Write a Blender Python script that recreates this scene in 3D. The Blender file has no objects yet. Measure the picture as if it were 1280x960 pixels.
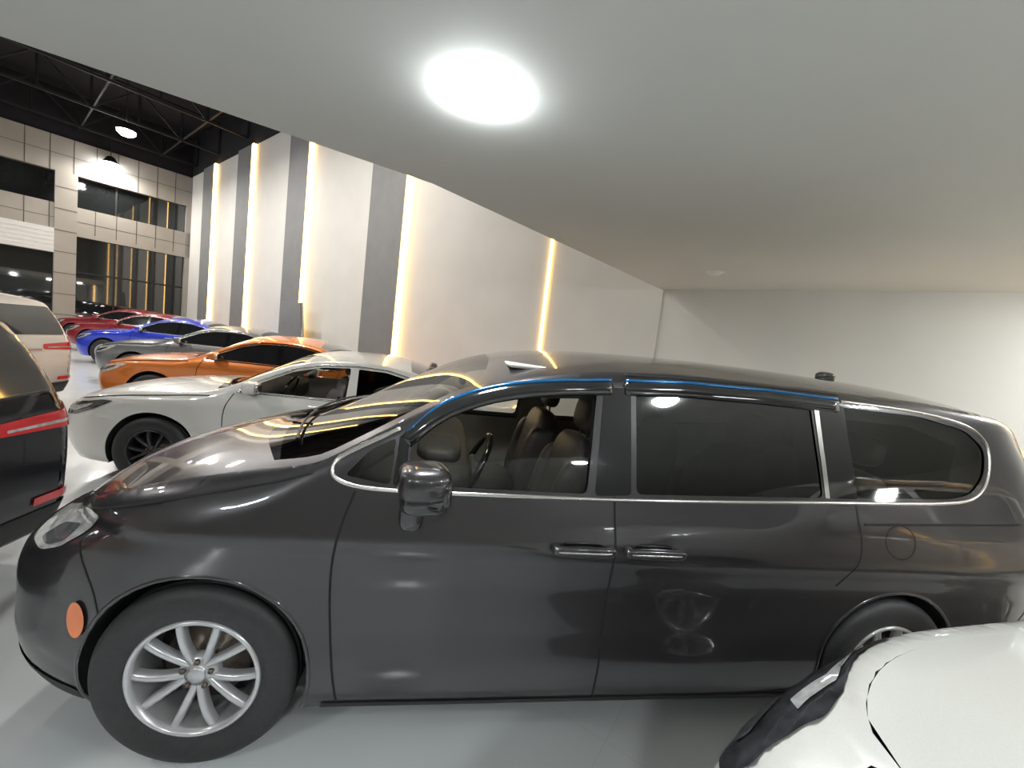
import bpy, bmesh, math, numpy as np, random
from mathutils import Vector, Matrix
from mathutils.geometry import delaunay_2d_cdt
random.seed(4)
COL=bpy.context.collection
# ------------------------------------------------------------------ materials
def mat(name,col,rough=.5,metal=0,coat=0,emis=None,estr=0,noise=0,nscale=8,spec=.5,bump=0,bscale=200,coatr=.03):
    m=bpy.data.materials.new(name);m.use_nodes=True;nt=m.node_tree;b=nt.nodes['Principled BSDF']
    b.inputs['Base Color'].default_value=(*col,1);b.inputs['Roughness'].default_value=rough;b.inputs['Metallic'].default_value=metal
    b.inputs['Coat Weight'].default_value=coat;b.inputs['Coat Roughness'].default_value=coatr;b.inputs['Specular IOR Level'].default_value=spec
    if emis: b.inputs['Emission Color'].default_value=(*emis,1);b.inputs['Emission Strength'].default_value=estr
    if noise or bump: tc=nt.nodes.new('ShaderNodeTexCoord')
    if noise:
        n=nt.nodes.new('ShaderNodeTexNoise');n.inputs['Scale'].default_value=nscale;n.inputs['Detail'].default_value=4
        r=nt.nodes.new('ShaderNodeValToRGB')
        r.color_ramp.elements[0].position=.3;r.color_ramp.elements[1].position=.7
        r.color_ramp.elements[0].color=(*[c*(1-noise) for c in col],1);r.color_ramp.elements[1].color=(*[min(1,c*(1+noise)) for c in col],1)
        nt.links.new(tc.outputs['Object'],n.inputs['Vector']);nt.links.new(n.outputs['Fac'],r.inputs['Fac']);nt.links.new(r.outputs['Color'],b.inputs['Base Color'])
    if bump:
        n2=nt.nodes.new('ShaderNodeTexNoise');n2.inputs['Scale'].default_value=bscale
        bp=nt.nodes.new('ShaderNodeBump');bp.inputs['Strength'].default_value=bump;bp.inputs['Distance'].default_value=.002
        nt.links.new(tc.outputs['Object'],n2.inputs['Vector']);nt.links.new(n2.outputs['Fac'],bp.inputs['Height']);nt.links.new(bp.outputs['Normal'],b.inputs['Normal'])
    return m
def glass(name,tint,refl=.12,rough=.02):
    m=bpy.data.materials.new(name);m.use_nodes=True;nt=m.node_tree;nt.nodes.clear()
    t=nt.nodes.new('ShaderNodeBsdfTransparent');t.inputs[0].default_value=(*tint,1)
    g=nt.nodes.new('ShaderNodeBsdfGlossy');g.inputs['Roughness'].default_value=rough;g.inputs['Color'].default_value=(1,1,1,1)
    f=nt.nodes.new('ShaderNodeLayerWeight');f.inputs['Blend'].default_value=.35
    mu=nt.nodes.new('ShaderNodeMath');mu.operation='MULTIPLY_ADD';mu.inputs[1].default_value=.7;mu.inputs[2].default_value=refl*.4
    mx=nt.nodes.new('ShaderNodeMixShader');o=nt.nodes.new('ShaderNodeOutputMaterial')
    nt.links.new(f.outputs['Fresnel'],mu.inputs[0]);nt.links.new(mu.outputs[0],mx.inputs[0]);nt.links.new(t.outputs[0],mx.inputs[1]);nt.links.new(g.outputs[0],mx.inputs[2]);nt.links.new(mx.outputs[0],o.inputs[0])
    return m
def paint(name,col,metal=.0,rough=.35):
    return mat(name,col,rough,metal,1.0,noise=.04,nscale=300)
M_van=paint('paint_granite',(.046,.043,.046),.70,.32)
M_white=paint('paint_white',(.68,.67,.63),0,.35)
M_orange=paint('paint_orange',(.66,.18,.018),.25)
M_grey=paint('paint_silver_grey',(.15,.155,.16),.5)
M_blue=paint('paint_blue',(.008,.035,.52),.3)
M_red=paint('paint_red',(.27,.010,.018),.3)
M_black=paint('paint_black',(.010,.011,.016),.2)
M_gblack=mat('gloss_black_trim',(.008,.008,.009),.08,coat=1,noise=.1)
M_mblack=mat('matte_black_plastic',(.015,.015,.016),.55,noise=.2,nscale=60)
M_seam=mat('panel_gap',(.004,.004,.004),.8,noise=.1)
M_chrome=mat('satin_chrome',(.58,.56,.53),.24,1,noise=.04,nscale=40)
M_rim=mat('alloy_silver',(.56,.56,.57),.28,.6,coat=.6,noise=.04,nscale=30)
M_rimd=mat('alloy_dark',(.05,.05,.052),.3,.6,coat=.4,noise=.1,nscale=30)
M_tyre=mat('tyre_rubber',(.024,.024,.025),.55,noise=.2,nscale=50,bump=.2)
M_disc=mat('brake_steel',(.16,.13,.11),.4,.9,noise=.3,nscale=20)
M_well=mat('wheel_well',(.008,.008,.008),.9,noise=.2)
M_red_l=mat('tail_lamp_red',(.45,.012,.015),.12,coat=1,noise=.1,emis=(.8,.02,.02),estr=.10)
M_amber=mat('amber_lens',(.75,.17,.02),.2,coat=1,noise=.08)
M_lamp=mat('headlamp_lens',(.62,.62,.60),.08,.4,coat=1,noise=.3,nscale=25)
M_lampd=mat('headlamp_dark',(.05,.05,.055),.12,.3,coat=1,noise=.6,nscale=22)
M_lampm=mat('headlamp_reflector_grey',(.20,.20,.21),.15,.6,coat=1,noise=.4,nscale=40)
M_blues=mat('blue_sheen',(.01,.16,.42),.15,.6,coat=1,noise=.1)  # blue sheen of the visors, put into the base colour
M_int=mat('interior_dark',(.04,.038,.036),.6,noise=.2,nscale=40)
M_seat=mat('seat_leather',(.12,.105,.095),.42,noise=.15,nscale=30,bump=.2)
M_liner=mat('headliner_beige',(.50,.48,.43),.8,noise=.05)
G_clear=glass('clear_glass',(.82,.85,.83),.10)
G_wind=glass('windshield_glass',(.42,.40,.33),.3)
G_tint=glass('privacy_glass',(.03,.03,.03),.12)
G_tint2=glass('privacy_glass_light',(.52,.54,.50),.10)
G_dark=mat('dark_window',(.012,.013,.014),.04,coat=1,noise=.1,spec=.8)
# ------------------------------------------------------------------ helpers
def mkobj(name,verts,faces,mats,parent=None,smooth=True,fm=None,normals=None):
    me=bpy.data.meshes.new(name);me.from_pydata([tuple(map(float,v)) for v in verts],[],[tuple(map(int,f)) for f in faces])
    for m in (mats if isinstance(mats,(list,tuple)) else [mats]): me.materials.append(m)
    if fm is not None: me.polygons.foreach_set('material_index',list(map(int,fm)))
    me.polygons.foreach_set('use_smooth',[smooth]*len(me.polygons))
    me.update()
    if normals is not None: me.normals_split_custom_set_from_vertices([tuple(map(float,n)) for n in normals])
    o=bpy.data.objects.new(name,me);COL.objects.link(o)
    if parent: o.parent=parent
    return o
def boxv(c,s):
    c=np.array(c);s=np.array(s)/2
    v=[c+s*np.array((i,j,k)) for i in(-1,1) for j in(-1,1) for k in(-1,1)]
    f=[(0,1,3,2),(4,6,7,5),(0,4,5,1),(2,3,7,6),(0,2,6,4),(1,5,7,3)]
    return v,f
def box(name,c,s,m,parent=None,bev=0,rot=None):
    v,f=boxv((0,0,0),s);o=mkobj(name,v,f,m,parent,False);o.location=c
    if rot:o.rotation_euler=rot
    if bev:
        b=o.modifiers.new('b','BEVEL');b.width=bev;b.segments=3;o.data.polygons.foreach_set('use_smooth',[True]*len(o.data.polygons))
    return o
def blob(name,c,s,m,parent=None,e=.5,rot=None,nu=28,nv=16):
    V=[];Fc=[]
    sp=lambda a:math.copysign(abs(a)**e,a)
    for j in range(nv+1):
        ph=-math.pi/2+math.pi*j/nv
        for i in range(nu):
            th=2*math.pi*i/nu
            V.append((s[0]/2*sp(math.cos(ph))*sp(math.cos(th)),s[1]/2*sp(math.cos(ph))*sp(math.sin(th)),s[2]/2*sp(math.sin(ph))))
    for j in range(nv):
        for i in range(nu):
            Fc.append((j*nu+i,j*nu+(i+1)%nu,(j+1)*nu+(i+1)%nu,(j+1)*nu+i))
    o=mkobj(name,V,Fc,m,parent);o.location=c
    if rot:o.rotation_euler=rot
    return o
def tube(name,pts,r,m,parent):
    cu=bpy.data.curves.new(name,'CURVE');cu.dimensions='3D';cu.bevel_depth=r;cu.bevel_resolution=2
    s=cu.splines.new('POLY');s.points.add(len(pts)-1)
    for i,p in enumerate(pts): s.points[i].co=(*[float(q) for q in p],1)
    cu.materials.append(m);o=bpy.data.objects.new(name,cu);COL.objects.link(o);o.parent=parent;return o
def lathe(prof,n=64):
    V=[];Fc=[];k=len(prof)
    for i in range(n):
        a=2*math.pi*i/n
        for r,y in prof:V.append((r*math.cos(a),y,r*math.sin(a)))
    for i in range(n):
        for j in range(k-1):
            a=i*k+j;b=((i+1)%n)*k+j
            Fc.append((a,a+1,b+1,b))
    return V,Fc
class Tab:
    def __init__(s,kn):
        x=np.array([k[0] for k in kn],float);y=np.array([k[1] for k in kn],float)
        h=np.diff(x);d=np.diff(y)/h;n=len(x);m=np.zeros(n)
        m[0]=d[0];m[-1]=d[-1]
        for i in range(1,n-1):
            if d[i-1]*d[i]>0:
                w1=2*h[i]+h[i-1];w2=h[i]+2*h[i-1];m[i]=(w1+w2)/(w1/d[i-1]+w2/d[i])
        X=np.linspace(x[0],x[-1],900);k=np.clip(np.searchsorted(x,X,side='right')-1,0,n-2)
        t=(X-x[k])/h[k]
        s.X=X;s.V=(2*t**3-3*t**2+1)*y[k]+(t**3-2*t**2+t)*h[k]*m[k]+(-2*t**3+3*t**2)*y[k+1]+(t**3-t**2)*h[k]*m[k+1]
    def __call__(s,a): return np.interp(a,s.X,s.V)
def inpoly(px,py,poly):
    x=np.asarray(px);y=np.asarray(py);r=np.zeros(x.shape,bool);n=len(poly)
    for i in range(n):
        x1,y1=poly[i];x2,y2=poly[(i+1)%n]
        if y1==y2: continue
        c=((y1>y)!=(y2>y))&(x<(x2-x1)*(y-y1)/(y2-y1)+x1);r^=c
    return r
def resamp(p,sp,closed=True):
    o=[];n=len(p)
    for i in range(n if closed else n-1):
        a=np.array(p[i],float);b=np.array(p[(i+1)%n],float);L=np.linalg.norm(b-a);k=max(1,int(math.ceil(L/sp-.01)))
        for j in range(k):o.append(tuple(a+(b-a)*j/k))
    if not closed:o.append(tuple(p[-1]))
    return o
def rnd(p,r=.03,n=4):
    o=[];N=len(p)
    for i in range(N):
        a=np.array(p[i-1],float);b=np.array(p[i],float);c=np.array(p[(i+1)%N],float)
        ra=min(r,np.linalg.norm(a-b)*.45);rc=min(r,np.linalg.norm(c-b)*.45)
        A=b+(a-b)/np.linalg.norm(a-b)*ra;C=b+(c-b)/np.linalg.norm(c-b)*rc
        for j in range(n+1):
            t=j/n;o.append(tuple((1-t)**2*A+2*t*(1-t)*b+t*t*C))
    return o
def chaikin(ch,n=2):
    q=ch
    for _ in range(n):
        k=[q[0]]
        for a,b in zip(q[:-1],q[1:]): k+=[(a[0]*.75+b[0]*.25,a[1]*.75+b[1]*.25),(a[0]*.25+b[0]*.75,a[1]*.25+b[1]*.75)]
        q=k+[q[-1]]
    return q
def normals_of(Mf,a,b,hint):
    e=1.5e-3
    da=Mf(a+e,b)-Mf(a-e,b);db=Mf(a,b+e)-Mf(a,b-e)
    n=np.cross(da,db);L=np.linalg.norm(n,axis=1,keepdims=True);L[L<1e-12]=1;n/=L
    s=np.sign(n@np.array(hint));s[s==0]=1
    return n*s[:,None]
def panel(name,outer,holes,Mf,sp,m,parent,off=0,hint=(0,-1,0),extra=None,bsp=None):
    bsp=bsp or sp
    pts=[];eds=[]
    for loop in [outer]+list(holes):
        L=resamp(loop,bsp);k=len(pts);n=len(L);pts+=L;eds+=[(k+i,k+(i+1)%n) for i in range(n)]
    B=np.array(pts);mn=B.min(0);mx=B.max(0)
    gx,gy=np.meshgrid(np.arange(mn[0]+sp/2,mx[0],sp),np.arange(mn[1]+sp/2,mx[1],sp));G=np.stack([gx.ravel(),gy.ravel()],1)
    if extra is not None and len(extra): G=np.vstack([G,extra])
    ok=inpoly(G[:,0],G[:,1],outer)
    for h in holes: ok&=~inpoly(G[:,0],G[:,1],h)
    G=G[ok]
    if len(G):
        keep=np.ones(len(G),bool)
        for i in range(0,len(G),500):
            d=((G[i:i+500,None,:]-B[None])**2).sum(2).min(1);keep[i:i+500]=d>(.3*min(sp,bsp))**2
        G=G[keep]
    al=[Vector(p) for p in pts]+[Vector((float(g[0]),float(g[1]))) for g in G]
    vs,_,fs,_,_,_=delaunay_2d_cdt(al,eds,[],0,1e-6)
    V=np.array([(v.x,v.y) for v in vs]);Fa=np.array([f[:3] for f in fs])
    c=V[Fa].mean(1);ok=inpoly(c[:,0],c[:,1],outer)
    for h in holes: ok&=~inpoly(c[:,0],c[:,1],h)
    Fa=Fa[ok]
    P=Mf(V[:,0],V[:,1]);N=normals_of(Mf,V[:,0],V[:,1],hint)
    P=P+N*off
    g=np.cross(P[Fa[:,1]]-P[Fa[:,0]],P[Fa[:,2]]-P[Fa[:,0]]);fl=(g*N[Fa].mean(1)).sum(1)<0
    Fa[fl]=Fa[fl][:,::-1]
    return mkobj(name,P,Fa,m,parent,True,normals=N)
def ribbon(name,line,w,h,Mf,m,parent,hint=(0,-1,0),sp=.03,base=.0008,closed=False,flat=.5):
    L=np.array(resamp(line,sp,closed));n=len(L)
    if closed: T=np.roll(L,-1,0)-np.roll(L,1,0)
    else: T=np.gradient(L,axis=0)
    T/=np.linalg.norm(T,axis=1,keepdims=True)+1e-9;Nn=np.stack([-T[:,1],T[:,0]],1)
    prof=[(-.5,0),(-.5*flat,h),(.5*flat,h),(.5,0)]
    V=[]
    for k,(q,hh) in enumerate(prof):
        A=L+Nn*w*q;P=Mf(A[:,0],A[:,1]);N=normals_of(Mf,A[:,0],A[:,1],hint);V.append(P+N*(hh+base))
    V=np.stack(V,1).reshape(-1,3);Fc=[]
    for i in range(n if closed else n-1):
        a=i*4;b=((i+1)%n)*4
        for j in range(3):Fc.append((a+j,b+j,b+j+1,a+j+1))
    if not closed: Fc+=[(0,1,2,3),((n-1)*4+3,(n-1)*4+2,(n-1)*4+1,(n-1)*4)]
    return mkobj(name,V,Fc,m,parent)
# ------------------------------------------------------------------ wheel meshes
def wheel_parts():
    h=[(.225,-.095),(.245,-.110),(.275,-.116),(.305,-.117),(.33,-.112),(.348,-.1),(.357,-.086)]
    for g in (-.06,-.02,.02,.06): h+=[(.361,g-.006),(.351,g-.004),(.351,g+.004),(.361,g+.006)]
    h+=[(.357,.086),(.33,.112),(.28,.116),(.225,.095)]
    ty=lathe(h,72)
    rp=[(.236,-.098),(.232,-.108),(.225,-.112),(.216,-.106),(.211,-.085),(.205,-.03),(.201,.07),(.215,.1)]
    rim=lathe(rp,72)
    V=list(rim[0]);Fc=list(rim[1])
    def arm(a0,a1,r0,r1,w0,w1):
        nseg=6;rows=[]
        for i in range(nseg+1):
            t=i/nseg;a=a0+(a1-a0)*(t**.6);r=r0+(r1-r0)*t;w=w0+(w1-w0)*t;y=-.080-.018*math.sin(t*2.4)
            c=np.array((math.cos(a)*r,0,math.sin(a)*r));tg=np.array((-math.sin(a),0,math.cos(a)))
            rows.append([c-tg*w/2+np.array((0,y+.035,0)),c-tg*w/2+np.array((0,y+.008,0)),c-tg*w*.28+np.array((0,y,0)),c+tg*w*.28+np.array((0,y,0)),c+tg*w/2+np.array((0,y+.008,0)),c+tg*w/2+np.array((0,y+.035,0))])
        k=len(V)
        for r_ in rows:V.extend(r_)
        for i in range(nseg):
            for j in range(5):
                Fc.append((k+i*6+j,k+(i+1)*6+j,k+(i+1)*6+j+1,k+i*6+j+1))
    for s in range(5):
        a=math.radians(90+36+72*s)
        for d in(-1,1): arm(a+d*math.radians(9),a+d*math.radians(18),.045,.216,.027,.029)
    hb=lathe([(.001,-.090),(.028,-.090),(.032,-.084),(.034,-.078),(.058,-.080),(.068,-.072),(.074,-.045)],40)
    k=len(V);V+=hb[0];Fc+=[tuple(i+k for i in f) for f in hb[1]]
    nuts=[[],[]]
    for s in range(5):
        a=math.radians(90+72*s)
        l=lathe([(.001,-.091),(.009,-.090),(.011,-.084),(.011,-.06)],8);k=len(nuts[0])
        nuts[0]+=[(x+.051*math.cos(a),y,z+.051*math.sin(a)) for x,y,z in l[0]];nuts[1]+=[tuple(i+k for i in f) for f in l[1]]
    dk=lathe([(.001,-.02),(.08,-.02),(.085,.0),(.155,.0),(.155,.02),(.001,.02)],48)
    bk=lathe([(.001,.05),(.2,.05),(.203,.06)],48)
    return ty,(V,Fc),nuts,dk,bk
def me_of(name,vf,m):
    me=bpy.data.meshes.new(name);me.from_pydata([tuple(map(float,v)) for v in vf[0]],[],vf[1]);me.materials.append(m)
    me.polygons.foreach_set('use_smooth',[True]*len(me.polygons));
    bm=bmesh.new();bm.from_mesh(me);bmesh.ops.recalc_face_normals(bm,faces=bm.faces);bm.to_mesh(me);bm.free();me.update();return me
ty,rm,nu,dk,bk=wheel_parts()
WM=[('tyre',me_of('tyre',ty,M_tyre)),('rim',me_of('rim',rm,M_rim)),('lug_nuts',me_of('lug_nuts',nu,M_disc)),('brake_disc',me_of('brake_disc',dk,M_disc)),('wheel_back',me_of('wheel_back',bk,M_well))]
RIMD=WM[1][1].copy();RIMD.materials[0]=M_rimd
def wheel(parent,c,R,far=False,rotang=0,dark=False):
    for n,me in WM:
        o=bpy.data.objects.new('wheel_'+n,RIMD if (dark and n=='rim') else me);COL.objects.link(o);o.parent=parent;o.location=c;s=R/.361;o.scale=(s,1,s)
        o.rotation_euler=(0,rotang,math.pi if far else 0)
# ------------------------------------------------------------------ car body
class Car:
    def __init__(s,name,loc,P,body,sp=.035):
        s.e=bpy.data.objects.new(name,None);COL.objects.link(s.e);s.e.location=loc
        s.P=P;s.body=body;s.sp=sp;s.pp=P.get('pp',2.2)
        s.zc=Tab(P['zc']);s.zt=Tab(P['zt']);s.xn=Tab(P['xn']);s.xt=Tab(P['xt']);s.ins=Tab(P['ins'])
        s.rh=Tab(P['rh']);s.rd=Tab(P['rd']);s.W=P['W']
    def plan(s,u,y0,p):
        u=np.clip(u,0,1);return y0+(1-y0)*(1-(1-u)**p)**(1/p)
    def Y(s,x,z):
        P=s.P;zc=s.zc(x);rh=s.rh(x);t=np.clip((z-(zc-rh))/rh,0,.9995)
        base=s.W-s.ins(z)-s.rd(x)*(1-np.sqrt(1-t*t))
        return base*s.plan((x-s.xn(z))/P['Lf'],P['y0f'],s.pp)*s.plan((s.xt(z)-x)/P['Lr'],P['y0r'],2.2)
    def S(s,sg):
        def M(x,z):
            x=np.asarray(x,float);z=np.asarray(z,float);return np.stack([x,sg*s.Y(x,z),z],1)
        return M
    def T(s):
        P=s.P
        def M(y,z):
            y=np.asarray(y,float);z=np.asarray(z,float);xt=s.xt(z);b=s.W-s.ins(z)
            h=np.clip(np.abs(y)/b,0,.9999);q=np.clip((h-P['y0r'])/(1-P['y0r']),0,1)
            u=1-(1-q**2.2)**(1/2.2)
            return np.stack([xt-u*P['Lr'],y,z],1)
        return M
    def Fm(s):
        P=s.P
        def M(y,z):
            y=np.asarray(y,float);z=np.asarray(z,float);xn=s.xn(z);b=s.W-s.ins(z)
            h=np.clip(np.abs(y)/b,0,.9999);q=np.clip((h-P['y0f'])/(1-P['y0f']),0,1)
            u=1-(1-q**s.pp)**(1/s.pp)
            return np.stack([xn+u*P['Lf'],y,z],1)
        return M
    def top(s,x,v,up=0):
        zc=float(s.zc(x));zt=max(float(s.zt(x)),zc);yc=float(s.Y(np.array([x]),np.array([zc]))[0])
        return (x,v*yc,zt-(zt-zc)*abs(v)**s.P.get('q',2.3)+up)
    def outline(s):
        P=s.P;xh,xe=P['xh'],P['xe'];zb=P['zbot'];o=[]
        zh=float(s.zc(xh));ze=float(s.zc(xe))
        for z in np.linspace(zb,zh,14): o.append((float(s.xn(z))+1e-4,z))
        o[-1]=(xh,zh)
        for x in np.linspace(xh,xe,int((xe-xh)/.05))[1:]: o.append((x,float(s.zc(x))))
        for z in np.linspace(ze,zb,14)[1:]: o.append((float(s.xt(z))-1e-4,z))
        for wx in (P['wr'],P['wf']):
            R=P['Ra'];wz=P['R'];a0=math.asin(max(-.99,(zb-wz)/R))
            for a in np.linspace(a0,math.pi-a0,26): o.append((wx+R*math.cos(a),wz+R*math.sin(a)))
        return o
    def build(s,holes=()):
        P=s.P;e=s.e;sp=s.sp
        out=s.outline();s.out=out
        ex=[]
        for z in np.arange(P['zbot']+.02,1.9,sp):
            for k in range(1,14):
                u=(k/14)**2
                ex.append((float(s.xn(z))+u*P['Lf']*.6,z));ex.append((float(s.xt(z))-u*P['Lr']*.6,z))
        for x in np.arange(P['xh'],P['xe'],sp*1.3):
            for k in range(1,8):
                t=1-(1-k/8)**2;ex.append((x,float(s.zc(x)-s.rh(x)*(1-t))))
        ex=np.array(ex)
        for sg,nm in((-1,'near'),(1,'far')):
            panel('body_side_'+nm,out,holes,s.S(sg),sp,s.body,e,0,(0,sg,0),ex)
        xh,xe=P['xh'],P['xe'];br=P['breaks']
        vs=sorted(set(list(np.round(np.linspace(-.94,.94,25),4))+[-1,-.985,-.965,.965,.985,1]))
        V=[];segs=[(xh,0)]+list(br)+[(xe,0)];kinds=P['kinds'];cnt=P['cnt'];stations=[]
        for k in range(len(segs)-1):
            n=cnt[k]
            for i in range(n): stations.append((k,i/n))
        stations.append((len(segs)-2,1.0))
        for k,t in stations:
            for v in vs:
                a=segs[k][0]-segs[k][1]*(1-v*v);b=segs[k+1][0]-segs[k+1][1]*(1-v*v);x=a+(b-a)*t
                V.append(s.top(x,v))
        Fc=[];fm=[];nv=len(vs);mats=[s.body,P['wind'],M_gblack,P.get('rglass',G_dark),P.get('roof',s.body)]
        for i in range(len(stations)-1):
            k=stations[i][0];kd=kinds[k]
            for j in range(nv-1):
                Fc.append((i*nv+j,(i+1)*nv+j,(i+1)*nv+j+1,i*nv+j+1))
                vm=abs(vs[j]+vs[j+1])/2;mi={'p':0,'w':1,'b':2,'g':3,'r':4}[kd]
                if kd in 'wgb' and vm>.94: mi=0
                fm.append(mi)
        mkobj('body_top',V,Fc,mats,e,True,fm)
        for nm,xf,xx,sg in(('front_fascia',s.xn,xh,-1),('tail_panel',s.xt,xe,1)):
            nz=22;ny=16;V=[];Fc=[]
            zc=float(s.zc(xx));zt=max(float(s.zt(xx)),zc)
            for i in range(nz+1):
                for j in range(ny+1):
                    v=-1+2*j/ny;zt_=zt-(zt-zc)*abs(v)**P.get('q',2.3);t=i/nz
                    z=P['zbot']+(zt_-P['zbot'])*t;zr=min(z,zc)
                    x=float(xf(zr)) if z<zc else xx
                    yy=float(s.Y(np.array([x+(1e-4 if sg<0 else -1e-4)]),np.array([zr]))[0])
                    V.append((x,v*yy,z))
            for i in range(nz):
                for j in range(ny):
                    a=i*(ny+1)+j;Fc.append((a,a+1,a+ny+2,a+ny+1) if sg>0 else (a,a+ny+1,a+ny+2,a+1))
            mkobj(nm,V,Fc,s.body,e)
        for wx in(P['wf'],P['wr']):
            for sg in(-1,1):
                R=P['Ra']+.004;wz=P['R'];V=[];Fc=[];a0=math.asin((P['zbot']-wz)/R);A=np.linspace(a0,math.pi-a0,30)
                for a in A:
                    x=wx+R*math.cos(a);z=wz+R*math.sin(a);yo=float(s.Y(np.array([x]),np.array([z]))[0])
                    V+=[(x,sg*(yo-.002),z),(x,sg*(s.W-.36),z)]
                for i in range(29):Fc.append((2*i,2*i+1,2*i+3,2*i+2))
                c=len(V);V.append((wx,sg*(s.W-.36),wz))
                for i in range(29):Fc.append((2*i+1,c,2*i+3))
                mkobj('wheel_well',V,Fc,M_well,e)
                wheel(e,(wx,sg*(s.W-P.get('win',.13)),P['R']),P['R'],sg>0,0 if P.get('fixed') else random.random()*6,P.get('drim',False))
                lip=[(wx+(R+.004)*math.cos(a),wz+(R+.004)*math.sin(a)) for a in A]
                ribbon('arch_lip',lip,P.get('lipw',.018),.004,s.S(sg),P.get('lip',s.body),e,(0,sg,0),sp=.05)
        x0=float(s.xn(.3))+.25;x1=float(s.xt(.3))-.25
        box('underbody',((x0+x1)/2,0,P['zbot']+.02),(x1-x0,2*(s.W-.40),.04),M_well,e)
        box('floor_pan',((P['wr']+P['wf'])/2,0,P['zbot']+.05),(P['wr']-P['wf']-2*P['Ra'],2*(s.W-.1),.05),M_well,e)
    def decal(s,name,poly,m,off=.003,sides=(-1,1),sp=.04,r=.02):
        for sg in sides: panel(name,rnd(poly,r) if r else poly,[],s.S(sg),sp,m,s.e,off,(0,sg,0),bsp=.025)
    def line(s,name,ln,w,h,m,sides=(-1,1),closed=False,base=.001,flat=.5):
        for sg in sides: ribbon(name,ln,w,h,s.S(sg),m,s.e,(0,sg,0),closed=closed,base=base,flat=flat)
    def tdecal(s,name,poly,m,off=.004,r=.02,sp=.05):
        panel(name,rnd(poly,r),[],s.T(),sp,m,s.e,off,(1,0,0),bsp=.03)
    def fdecal(s,name,poly,m,off=.004,r=.02,sp=.05):
        panel(name,rnd(poly,r),[],s.Fm(),sp,m,s.e,off,(-1,0,0),bsp=.03)
def mirror(car,x,z,m,sz=(.17,.20,.15),out=.11,sides=(-1,1)):
    for sg in sides:
        y=sg*(float(car.Y(np.array([x]),np.array([z]))[0])+out)
        blob('mirror_housing',(x,y,z),sz,m,car.e,.62,rot=(0,0,sg*-.15))
        blob('mirror_glass',(x+sz[0]*.36,y,z),(sz[0]*.34,sz[1]*.86,sz[2]*.82),M_chrome,car.e,.5,rot=(0,0,sg*-.15))
        blob('mirror_stalk',(x+.0,y-sg*out*.6,z-sz[2]*.42),(.09,out*1.2,.06),M_gblack,car.e,.6)
def seat(car,x,y,m=M_seat,z=.62):
    blob('seat_cushion',(x,y,z),(.52,.50,.20),m,car.e,.5)
    blob('seat_back',(x+.30,y,z+.36),(.17,.48,.66),m,car.e,.5,rot=(0,.22,0))
    for d in(-.2,.2): blob('seat_back_bolster',(x+.27,y+d,z+.33),(.2,.1,.5),m,car.e,.6,rot=(0,.22,0))
    blob('headrest',(x+.40,y,z+.80),(.11,.27,.19),m,car.e,.6,rot=(0,.15,0))
    for d in(-.06,.06): box('headrest_post',(x+.385,y+d,z+.69),(.012,.012,.12),M_chrome,car.e)
def torus(name,c,R,r,m,parent,rot):
    V=[];Fc=[];a=36;b=10
    for i in range(a):
        for j in range(b):
            t=2*math.pi*i/a;p=2*math.pi*j/b;V.append(((R+r*math.cos(p))*math.cos(t),(R+r*math.cos(p))*math.sin(t),r*math.sin(p)))
    for i in range(a):
        for j in range(b):Fc.append((i*b+j,((i+1)%a)*b+j,((i+1)%a)*b+(j+1)%b,i*b+(j+1)%b))
    o=mkobj(name,V,Fc,m,parent);o.location=c;o.rotation_euler=rot;return o
def seam(car,ln,w=.009,**k): car.line('panel_gap',chaikin(ln),w,.0008,M_seam,**k)
# ------------------------------------------------------------------ minivan
PV=dict(W=1.01,Lf=.80,y0f=.45,pp=2.05,Lr=.5,y0r=.74,zbot=.22,xh=-.68,xe=4.0,wf=0,wr=3.09,R=.361,Ra=.400,fixed=True,win=.142,q=2.3,lipw=.014,
 xn=[(.2,-.82),(.32,-.88),(.45,-.90),(.6,-.90),(.72,-.87),(.82,-.78),(.885,-.68)],
 xt=[(.2,4.08),(.35,4.15),(.6,4.2),(.9,4.2),(1.1,4.18),(1.35,4.11),(1.6,4.0)],
 zc=[(-.9,.80),(-.68,.885),(-.5,.955),(-.35,1.015),(-.1,1.09),(.15,1.15),(.35,1.20),(.5,1.285),(.7,1.41),(.89,1.515),(1.16,1.605),(1.55,1.67),(2.06,1.695),(2.66,1.695),(3.2,1.69),(3.7,1.655),(4.0,1.60),(4.2,1.55)],
 zt=[(-.9,.86),(-.68,.955),(-.55,1.02),(-.4,1.075),(-.19,1.135),(-.08,1.16),(.02,1.19),(.3,1.31),(.6,1.46),(.96,1.635),(1.21,1.70),(1.77,1.755),(2.44,1.77),(3.2,1.76),(3.7,1.73),(4.0,1.665),(4.2,1.6)],
 ins=[(.15,.085),(.22,.06),(.3,.038),(.4,.032),(.55,.042),(.72,.038),(.86,.014),(.91,.002),(.93,.0),(.95,.002),(1.0,.013),(1.05,.024),(1.14,.048),(1.3,.09),(1.5,.148),(1.7,.205)],
 rh=[(-1,.18),(.1,.16),(.4,.06),(.7,.05),(4.2,.06)],rd=[(-1,.14),(.1,.12),(.4,.03),(.7,.03),(4.2,.05)],
 breaks=[(.20,.26),(.215,.18),(.95,-.10),(3.78,.0)],kinds=['p','b','w','p','p'],cnt=[18,3,14,22,6],wind=G_wind)
van=Car('minivan',(0,1.01,0),PV,M_van,.032)
fq=rnd([(.475,1.175),(.645,1.15),(.648,1.325),(.56,1.275)],.02)
fw=rnd([(.71,1.155),(.705,1.345),(.83,1.45),(1.02,1.53),(1.30,1.585),(1.47,1.60),(1.44,1.16)],.03)
sw=rnd([(1.66,1.17),(1.65,1.605),(2.1,1.625),(2.545,1.625),(2.585,1.205)],.03)
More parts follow.
